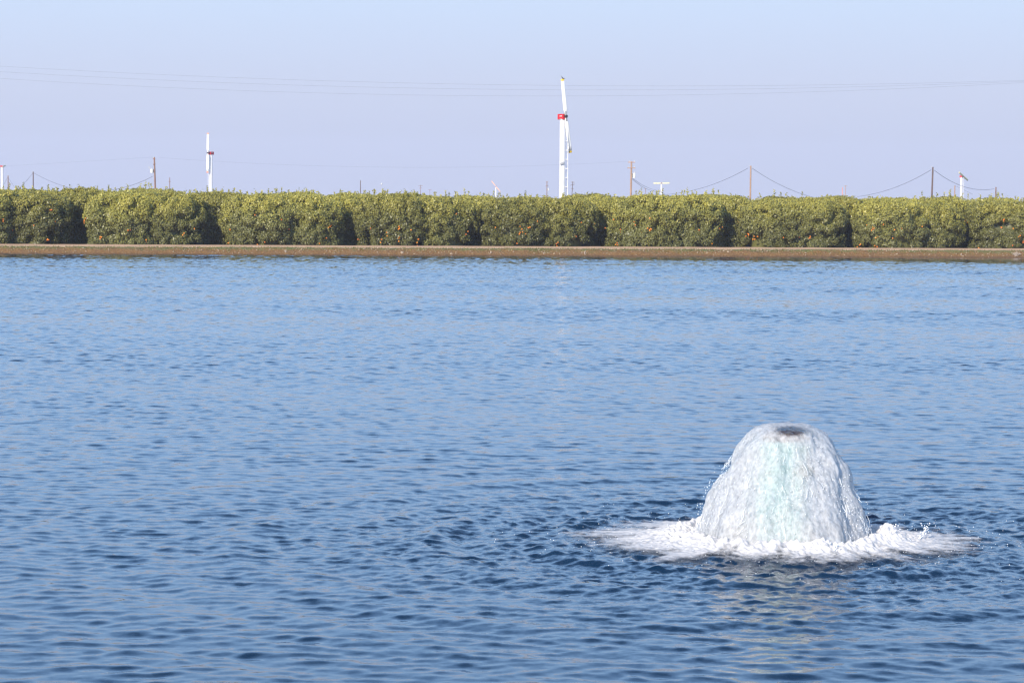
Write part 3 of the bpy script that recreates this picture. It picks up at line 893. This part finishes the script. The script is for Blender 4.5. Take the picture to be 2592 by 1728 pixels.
# ------------------------------------------------------------------ utility poles
def pole(px, top_py, s, label, mat='wood', lean=0.0, r=0.14, arms=(), transformer=None, extra=None, name='utility_pole', cat='utility pole', group='utility poles beyond the orchard'):
    Y = FPX / s; top = at(px, top_py, Y); h = top.z - ROADZ
    root = empty(name, (top.x - lean * h, top.y, ROADZ - 0.06), label, cat, group)
    T = Vector((lean * h, 0, h))
    MB().tube([(0, 0, 0), T * 0.5, T], [r * 1.15, r, r * 0.85], 12).build('pole', M[mat], root, True)
    for (dz, hl, tilt, ins) in arms:
        c = T * (1 - dz / h) + Vector((0, -r, 0))
        ar = MB().box(c, (hl, 0, hl * tilt), (0, 0.06, 0), (0, 0, 0.07)).build('crossarm', M[mat], root)
        for x in ins:
            MB().tube([c + Vector((x, 0, x * tilt + 0.07)), c + Vector((x, 0, x * tilt + 0.20)), c + Vector((x, 0, x * tilt + 0.27))], [0.05, 0.075, 0.04], 8).build('insulator', M['porcelain'], ar)
    if transformer:
        side, dz, w_, h_ = transformer
        c = T * (1 - dz / h) + Vector((side * (r + w_ / 2 + 0.08), -0.05, 0))
        tr = MB().tube([c + Vector((0, 0, -h_ / 2)), c + Vector((0, 0, h_ * 0.42)), c + Vector((0, 0, h_ / 2))], [w_ / 2, w_ / 2, w_ * 0.36], 18).build('transformer', M['can'], root, True)
        MB().tube([c + Vector((side * 0.1, 0, h_ / 2)), c + Vector((side * 0.12, 0, h_ / 2 + 0.28))], [0.05, 0.03], 8).build('bushing', M['porcelain'], tr)
        MB().box(c - Vector((side * (w_ / 2 + 0.04), 0, 0)), (0.09, 0, 0), (0, 0.05, 0), (0, 0, h_ * 0.42)).build('bracket', M['dark'], tr)
        if extra == 'fuse':
            MB().tube([c + Vector((side * 0.42, 0, h_ / 2 + 0.05)), c + Vector((side * 0.46, 0, h_ / 2 + 0.42))], [0.04, 0.07], 8).build('fuse_holder', M['porcelain'], root)
    if extra == 'arm':
        c = T * (1 - 0.45 / h) + Vector((0.3, 0, 0.0))
        MB().box(c, (0.34, 0, 0.03), (0, 0.03, 0), (0, 0, 0.035)).build('side_arm', M['grey'], root)
    if extra == 'pins':
        for z_, x_ in ((0.05, -0.22), (0.35, 0.2)):
            MB().tube([T * (1 - z_ / h), T * (1 - z_ / h) + Vector((x_, 0, 0.05)), T * (1 - z_ / h) + Vector((x_, 0, 0.22))], [0.03, 0.05, 0.06], 8).build('insulator', M['porcelain'], root)
    return root
pole(20.5, 444, 9.6, 'short pale pole at the far left beside the red-capped tower', 'wood', 0, 0.15, extra='pins')
pole(84, 434, 12, 'plain grey-brown pole at the left holding wires to both sides', 'wood_dark', 0, 0.13, extra='pins')
pole(390.5, 397, 14.8, 'reddish wooden pole at the left with a white transformer on its left side', 'wood', -0.03, 0.15, transformer=(-1, 2.35, 0.52, 0.66), extra='fuse', arms=((0.25, 0.22, 0.0, (-0.12,)), (1.2, 0.2, 0.5, ())))
pole(429.5, 449, 9.0, 'thin reddish pole with a short arm right of the transformer pole', 'wood', 0.0, 0.12, arms=((1.1, 0.3, 0.0, (-0.22,)),))
pole(912.5, 456, 9.0, 'short dark pole with a stub arm at its top, left of the small lamp', 'wood_dark', 0, 0.12, extra='arm')
pole(1064.5, 468, 6.0, 'faint distant pole with two little crossarms left of the red-topped machine', 'wood', 0, 0.12, arms=((0.3, 0.9, 0, (-0.7, 0.7)), (1.3, 0.6, 0, ())))
pole(1088, 479, 4.6, 'barely visible far pole top just above the leaves at left of centre', 'wood', 0, 0.12, arms=((0.2, 1.0, 0, ()),))
pole(1384.5, 459, 8.4, 'pole with crossarms and a white transformer just left of the tallest wind machine', 'wood', 0, 0.13, arms=((0.2, 0.32, 0, (0.25,)), (1.35, 0.42, 0.0, (-0.3,))), transformer=(1, 2.4, 0.38, 0.7))
pole(1450, 459, 8.2, 'crooked pole with tilted crossarms just right of the tallest wind machine', 'wood_dark', 0.06, 0.12, arms=((0.25, 0.55, -0.05, (-0.3, 0.4)), (1.0, 0.7, 0.25, (-0.5, 0.5)), (2.2, 0.4, -0.2, (-0.3,))))
pole(1598.5, 408, 14.4, 'pale wooden pole with two crossarms and a transformer on its right side', 'wood_pale', 0.01, 0.17, arms=((0.15, 0.62, 0.0, (-0.35, 0.5)), (1.15, 0.70, 0.0, (-0.5, 0.55))), transformer=(1, 2.45, 0.55, 0.85))
pole(1634, 477, 5.4, 'barely visible far pole left of the horizontal rotor', 'wood', 0, 0.12, arms=((0.1, 0.55, 0, ()), (1.3, 0.5, 0, ())))
pole(1900.5, 419, 15, 'plain pale pole right of centre holding one wire to each side', 'wood_pale', 0.004, 0.14, extra='pins')
pole(2140.5, 469, 6.0, 'faint far pole with a single crossarm beside a red mast', 'wood_pale', 0, 0.14, arms=((0.2, 0.75, 0, ()),))
pole(2361.5, 422, 15, 'tall dark brown pole at the right holding sagging wires', 'wood_dark', 0.02, 0.15, extra='pins')
pole(2417, 469, 11, 'short pale pole left of the tilted cream rotor', 'wood_pale', 0, 0.14)
pole(2521, 473, 12, 'short reddish pole at the far right ending the sagging wire', 'wood', 0, 0.15)
# thin red mast, tiny lamp mast
def mast(px, py, s, label, cat, mat, lamp=None, r=0.08, name='mast'):
    top = at(px, py, FPX / s); h = top.z - ROADZ
    root = empty(name, (top.x, top.y, ROADZ - 0.06), label, cat)
    MB().tube([(0, 0, 0), (0, 0, h)], [r * 1.2, r], 10).build('pole', M[mat], root)
    if lamp:
        MB().tube([(0, 0, h), (0, 0, h + 0.12), (0, 0, h + 0.38), (0, 0, h + 0.46)], [0.10, 0.24, 0.24, 0.10], 12).build('lamp_head', M['can'], root, True)
mast(2132.5, 474, 6.0, 'thin distant red mast beside the far single-crossarm pole', 'mast', 'orange_tip', None, 0.13)
mast(966, 467, 9.0, 'thin grey mast with a small white lamp head above the leaves', 'street lamp', 'grey', True, 0.045, 'street_lamp')

# ------------------------------------------------------------------ wires
def wire(pts, r, label, group, name='wire'):
    """pts: (px, py, Y) control points; a smooth quadratic runs through three of them"""
    (x0, y0, Y0), (x1, y1, Y1), (x2, y2, Y2) = pts
    out = []
    tm = (x1 - x0) / (x2 - x0)
    for i in range(41):
        t = i / 40
        l0 = (t - tm) * (t - 1) / (tm); l1 = t * (t - 1) / (tm * (tm - 1)); l2 = t * (t - tm) / (1 - tm)
        q = at(x0 + (x2 - x0) * t, y0 * l0 + y1 * l1 + y2 * l2, 1.0 / ((1 - t) / Y0 + t / Y2))
        out.append(q)
    c = out[20].copy()
    o = MB().tube([p - c for p in out], r, 5).build(name, M['cable'])
    o.location = c
    tag(o, label, 'wire', group)
S = lambda s: FPX / s
G1 = 'high parallel wires across the sky'
for (a, b, c, l) in ((168, 217, 204, 'uppermost of the three faint wires crossing the whole sky'), (182, 228, 206.5, 'middle of the three faint wires crossing the whole sky'), (199, 243.5, 209.5, 'lowest of the three faint wires crossing the whole sky')):
    # parabola through the three sightings, continued beyond both picture edges
    A = np.array([[0, 0, 1], [1430 ** 2, 1430, 1], [2592 ** 2, 2592, 1]], float)
    k = np.linalg.solve(A, np.array([a, b, c], float))
    f = lambda x: k[0] * x * x + k[1] * x + k[2]
    wire([(-500, f(-500), 300), (1100, f(1100), 300), (3100, f(3100), 300)], 0.007, l, G1)
G2 = 'wires slung between the orchard poles'
wire([(84, 437, S(12)), (225, 483, 450), (386, 447, S(14.8))], 0.034, 'sagging wire from the left grey-brown pole to the transformer pole', G2)
wire([(-30, 520, 560), (40, 485, 540), (84, 437, S(12))], 0.030, 'short wire dropping left from the left grey-brown pole', G2)
wire([(20, 448, S(9.6)), (34, 470, 620), (60, 500, 620)], 0.030, 'faint wire dropping right from the short far-left pole', G2)
wire([(-10, 500, 640), (8, 470, 640), (20, 448, S(9.6))], 0.030, 'faint wire dropping left from the short far-left pole', G2)
wire([(-200, 432, 900), (160, 412, 700), (390, 398, S(14.8))], 0.008, 'very faint wire running left from the top of the transformer pole', G2)
wire([(403, 399, S(14.8)), (650, 414, 500), (1592, 409, S(14.4))], 0.007, 'very faint long wire from transformer pole toward the double-crossarm pole', G2)
wire([(1601, 451, S(14.4)), (1637, 474, 560), (1672, 483, S(7.6))], 0.034, 'upper service wire down from double-crossarm pole to the horizontal rotor', G2)
wire([(1600, 453, S(14.4)), (1636, 478, 560), (1672, 486, S(7.6))], 0.034, 'lower service wire down from double-crossarm pole to the horizontal rotor', G2)
wire([(1620, 492, 600), (1762, 480, 480), (1893, 426, S(15))], 0.034, 'wire sagging left from the plain pale pole', G2)
wire([(1904, 426, S(15)), (1985, 473, 430), (2060, 500, 500)], 0.034, 'wire sagging right from the plain pale pole', G2)
wire([(2170, 498, 480), (2270, 473, 430), (2357, 430, S(15))], 0.034, 'wire sagging left from the tall dark pole at the right', G2)
wire([(2365, 431, S(15)), (2432, 470, 440), (2517, 478, S(12))], 0.036, 'long sagging wire from the tall dark pole to the short reddish pole', G2)
wire([(2419, 471, S(11)), (2440, 481, 540), (2462, 492, 540)], 0.030, 'short wire dropping right from the short pale pole', G2)

# ------------------------------------------------------------------ fountain
fz = 0.0
fountain = empty('fountain', (FX, FY, fz), 'bell shaped clear water fountain gushing over a turquoise standpipe', 'fountain')
# riser pipe
MB().tube([(0, 0, -1.2), (0, 0, 0.3), (0, 0, 0.83)], [0.165] * 3, 40, False).build('riser_pipe', M['pipe'], fountain, True)
bore = MB()
n = 40
ring = lambda r, z: [(r * math.cos(2 * math.pi * k / n), r * math.sin(2 * math.pi * k / n), z) for k in range(n)]
bore.rings([ring(0.166, 0.828), ring(0.165, 0.885), ring(0.162, 0.897), ring(0.150, 0.897), ring(0.148, 0.885), ring(0.148, 0.5)], False)
bore.f.append(tuple(range(5 * n, 6 * n)))
bore.build('pipe_rim', M['rust'], fountain, True)
# water clinging to the pipe as it falls back
def inner_mat():
    m, nt, p, out = new_mat('aerated_water_on_pipe')
    p.inputs['Base Color'].default_value = (0.32, 1.0, 0.92, 1); p.inputs['Roughness'].default_value = 0.25
    tp = N(nt, 'ShaderNodeBsdfTransparent')
    tc = N(nt, 'ShaderNodeTexCoord'); mp = N(nt, 'ShaderNodeMapping'); mp.inputs['Scale'].default_value = (1, 1, 0.3); nt.links.new(tc.outputs['Object'], mp.inputs[0])
    nz = N(nt, 'ShaderNodeTexNoise', Scale=14.0, Detail=4.0); nt.links.new(mp.outputs[0], nz.inputs['Vector'])
    r = ramp(nt, [(0.30, (0.6, 0.6, 0.6)), (0.55, (1, 1, 1))]); nt.links.new(nz.outputs['Fac'], r.inputs[0])
    mx = N(nt, 'ShaderNodeMixShader'); nt.links.new(r.outputs[0], mx.inputs[0])
    nt.links.new(tp.outputs[0], mx.inputs[1]); nt.links.new(p.outputs[0], mx.inputs[2]); nt.links.new(mx.outputs[0], out.inputs['Surface'])
    return m
def inner_flow():
    mb = MB(); rings = []
    for i in range(60):
        z = 0.80 - 0.86 * i / 59
        ring_ = []
        for k in range(72):
            a = 2 * math.pi * k / 72
            r = 0.178 + 0.035 * (1 - z) * 0.6 + 0.05 * mnoise.noise(Vector((math.cos(a) * 2.2, math.sin(a) * 2.2, z * 3))) + 0.02 * mnoise.noise(Vector((math.cos(a) * 6, math.sin(a) * 6, z * 9)))
            ring_.append((r * math.cos(a), r * math.sin(a), z))
        rings.append(ring_)
    mb.rings(rings, False)
    mb.build('water_on_pipe', inner_mat(), fountain, True)
inner_flow()
# valve stub on the pipe's right side
MB().tube([(0.12, -0.10, 0.60), (0.20, -0.17, 0.60), (0.215, -0.183, 0.60)], [0.045, 0.05, 0.03], 16).build('pipe_stub', plain('olive_stub_paint', (0.20, 0.19, 0.05), 0.5), fountain, True)

def dome():
    prof = [(0.0, 0.972), (0.06, 0.972), (0.13, 0.966), (0.19, 0.952), (0.245, 0.926), (0.295, 0.885), (0.345, 0.82), (0.40, 0.735), (0.46, 0.64), (0.515, 0.54),
            (0.565, 0.44), (0.62, 0.33), (0.67, 0.21), (0.71, 0.10), (0.745, -0.02), (0.77, -0.12)]
    # resample the profile
    P = np.array(prof); seg = np.r_[0, np.cumsum(np.linalg.norm(np.diff(P, axis=0), axis=1))]
    nt_, na = 190, 420
    tt = np.linspace(0, seg[-1], nt_)
    rr = np.interp(tt, seg, P[:, 0]); zz = np.interp(tt, seg, P[:, 1])
    kern = np.array([1, 2, 3, 2, 1]) / 9
    rr[2:-2] = np.convolve(rr, kern, 'valid'); zz[2:-2] = np.convolve(zz, kern, 'valid')
    V = []
    for i in range(nt_):
        q = i / (nt_ - 1)
        for k in range(na):
            a = 2 * math.pi * k / na
            ca, sa = math.cos(a), math.sin(a)
            d = Vector((ca * rr[i], sa * rr[i], zz[i]))
            w = min(1, max(0, (rr[i] - 0.05) / 0.4))
            big = 0.07 * mnoise.noise(Vector((ca * 1.5, sa * 1.5, zz[i] * 1.2 + 3)))
            med = 0.058 * mnoise.noise(Vector((d.x * 7, d.y * 7, d.z * 3.0)))
            fine = 0.012 * mnoise.noise(Vector((d.x * 24, d.y * 24, d.z * 8 + 9))) + 0.004 * mnoise.noise(Vector((d.x * 48, d.y * 48, d.z * 30)))
            dr = (big + med) * w + fine * (0.35 + 0.65 * w)
            # a fuller shoulder on the left at mid height
            dr += 0.028 * max(0, -ca) * math.exp(-((zz[i] - 0.40) / 0.16) ** 2)
            dn = 0.2 if rr[i] > 0.2 else 0.7
            V.append(((rr[i] + dr * (1 if rr[i] > 0.05 else 0)) * ca, (rr[i] + dr * (1 if rr[i] > 0.05 else 0)) * sa, zz[i] + dr * dn))
    idx = np.arange(nt_ * na).reshape(nt_, na); nx = np.roll(idx, -1, 1)
    f = np.stack([idx[:-1], idx[1:], nx[1:], nx[:-1]], -1).reshape(-1, 4)
    return mesh_np('water_dome', V, f, M['sheet'], fountain, True)
dome()

# strands and torn ropes of water falling just outside the sheet
def strands():
    zk = [0, 0.10, 0.22, 0.33, 0.43, 0.53, 0.64, 0.74, 0.83, 0.90]; rk = [0.74, 0.71, 0.67, 0.62, 0.57, 0.52, 0.46, 0.40, 0.345, 0.28]
    mb = MB()
    for i in range(260):
        a = rng.uniform(0, 6.28); z0 = 0.05 + 0.80 * rng.beta(1.2, 1.6); L = rng.uniform(0.03, 0.16) * (1.2 - z0 * 0.6)
        o_ = rng.uniform(-0.012, 0.022); da = rng.normal(0, 0.05); w = rng.uniform(0.0007, 0.0021)
        pts = []
        for k in range(5):
            z = z0 - L * k / 4; r = np.interp(z, zk, rk) + o_ + 0.006 * math.sin(k * 2 + i)
            aa = a + da * k / 4 + 0.01 * math.sin(k * 1.7 + i * 3)
            pts.append((r * math.cos(aa), r * math.sin(aa), z))
        mb.tube(pts, [w * 0.4, w, w * 1.3, w, w * 0.5], 5)
    o = mb.build('water_strands', M['drop'], fountain, True)
    o['kind'] = 'stuff'
strands()

# foam spreading from the foot of the dome
def foam():
    nr, na = 190, 1000
    V = []; C = []
    for i in range(nr):
        q = i / (nr - 1); r = 0.50 + 1.35 * q
        for k in range(na):
            a = 2 * math.pi * k / na
            ca, sa = math.cos(a), math.sin(a)
            side = abs(ca) ** 3
            x, y = r * ca * 1.06, r * sa * 0.99
            # runs of foam drawn outward from the foot
            streak = mnoise.noise(Vector((ca * 5, sa * 5, r * 1.1))) * 0.9 + mnoise.noise(Vector((ca * 13 + 4, sa * 13, r * 2.2))) * 0.7
            lump = 0.5 * mnoise.noise(Vector((x * 4, y * 4, 2))) + 0.5 * mnoise.noise(Vector((x * 11, y * 11, 7))) + 0.4 * mnoise.noise(Vector((x * 28, y * 28, 1)))
            ridge = math.exp(-((r - 0.80) / 0.13) ** 2)
            env = 0.075 * ridge + 0.022 * math.exp(-((r - 1.0) / 0.22) ** 2)
            h = env * (1 + 0.9 * lump) + 0.006 * lump + 0.008 * streak + 0.022
            h -= 0.012 * min(1, max(0, (r - 1.3) / 0.4))
            edge = 1.05 + 0.34 * side
            c = 0.64 + (edge - r) * 1.15 + 0.42 * streak + 0.16 * lump
            V.append((x, y, h)); C.append(max(-0.3, min(1.0, c)))
    idx = np.arange(nr * na).reshape(nr, na); nx = np.roll(idx, -1, 1)
    f = np.stack([idx[:-1], idx[1:], nx[1:], nx[:-1]], -1).reshape(-1, 4)
    o = mesh_np('foam', V, f, M['foam'], None, True)
    at_ = o.data.attributes.new('cover', 'FLOAT', 'POINT'); at_.data.foreach_set('value', np.array(C, np.float32))
    o.location = (FX, FY, 0)
    return o
tag(foam(), 'white churning foam around the foot of the fountain', 'foam', None, 'stuff')

# droplets thrown round the fountain
def drops():
    ico = bpy.data.meshes.new('tmp')
    import bmesh
    bm = bmesh.new(); bmesh.ops.create_icosphere(bm, subdivisions=1, radius=1); 
    bv = np.array([v.co[:] for v in bm.verts]); bf = np.array([[v.index for v in f.verts] for f in bm.faces]); bm.free()
    bpy.data.meshes.remove(ico)
    V = []; F = []; n = 0
    def add(p, s, e=(1, 1, 1)):
        nonlocal n
        V.append(bv * s * np.array(e) + np.array(p)); F.append(bf + n * len(bv)); n += 1
    for i in range(700):
        a = rng.uniform(0, 6.28); r = 0.9 + rng.exponential(0.42)
        if r > 2.6: continue
        add((r * 1.12 * math.cos(a), r * math.sin(a), rng.exponential(0.022) + 0.01), rng.uniform(0.0015, 0.004))
    for i in range(1500):    # white beads added as stand-ins for sparkles on the falling sheet
        a = rng.uniform(math.pi * 0.95, math.pi * 2.05); z = 0.03 + 0.85 * rng.beta(1.3, 1.5); r = np.interp(z, [0, 0.10, 0.22, 0.33, 0.43, 0.53, 0.64, 0.74, 0.83, 0.90], [0.74, 0.71, 0.67, 0.62, 0.57, 0.52, 0.46, 0.40, 0.345, 0.28])
        add((r * math.cos(a) * 1.0, r * math.sin(a), z), rng.uniform(0.001, 0.0035), (1, 1, 1.3))
    for i in range(260):     # breaking off the dome surface
        a = rng.uniform(0, 6.28); z = rng.uniform(0.02, 0.6); r = np.interp(z, [0, 0.33, 0.64, 0.9], [0.73, 0.66, 0.52, 0.3]) + rng.uniform(0.0, 0.03)
        add((r * math.cos(a), r * math.sin(a), z), rng.uniform(0.0015, 0.004), (1, 1, 1.8))
    for (bx, by, dx_, h, m_) in ((1.10, -0.05, 0.07, 0.15, 40), (0.80, -0.2, 0.10, 0.16, 30), (-0.9, -0.3, -0.05, 0.10, 25), (0.3, -0.9, 0.02, 0.10, 25)):
        for i in range(m_):      # little splash crowns
            t = i / m_
            add((bx + dx_ * t + rng.normal(0, 0.008 + 0.02 * t), by + rng.normal(0, 0.01), 0.03 + h * t), rng.uniform(0.004, 0.009) * (1.1 - 0.4 * t))
    o = mesh_np('spray', np.concatenate(V), np.concatenate(F), M['drop'], None, True)
    o.location = (FX, FY, 0)
    return o
tag(drops(), 'fine white droplets thrown up around the fountain', 'spray', None, 'stuff')

# ------------------------------------------------------------------ air
HAZE = True
if HAZE:
    m = bpy.data.materials.new('haze'); m.use_nodes = True
    nt = m.node_tree
    for n_ in list(nt.nodes): nt.nodes.remove(n_)
    vo = nt.nodes.new('ShaderNodeVolumePrincipled'); vo.inputs['Color'].default_value = (0.78, 0.81, 0.98, 1)
    vo.inputs['Density'].default_value = 0.0003
    vo.inputs['Anisotropy'].default_value = 0.0
    ou = nt.nodes.new('ShaderNodeOutputMaterial'); nt.links.new(vo.outputs[0], ou.inputs['Volume'])
    hz = MB().box((0, 950, 30), (2200, 0, 0), (0, 1250, 0), (0, 0, 32)).build('haze', m)
    # keep the whole ground inside
    hz.scale = (1, 1, 1)
    tag(hz, 'thin pale evening haze over the pond and orchard', 'haze', None, 'stuff')
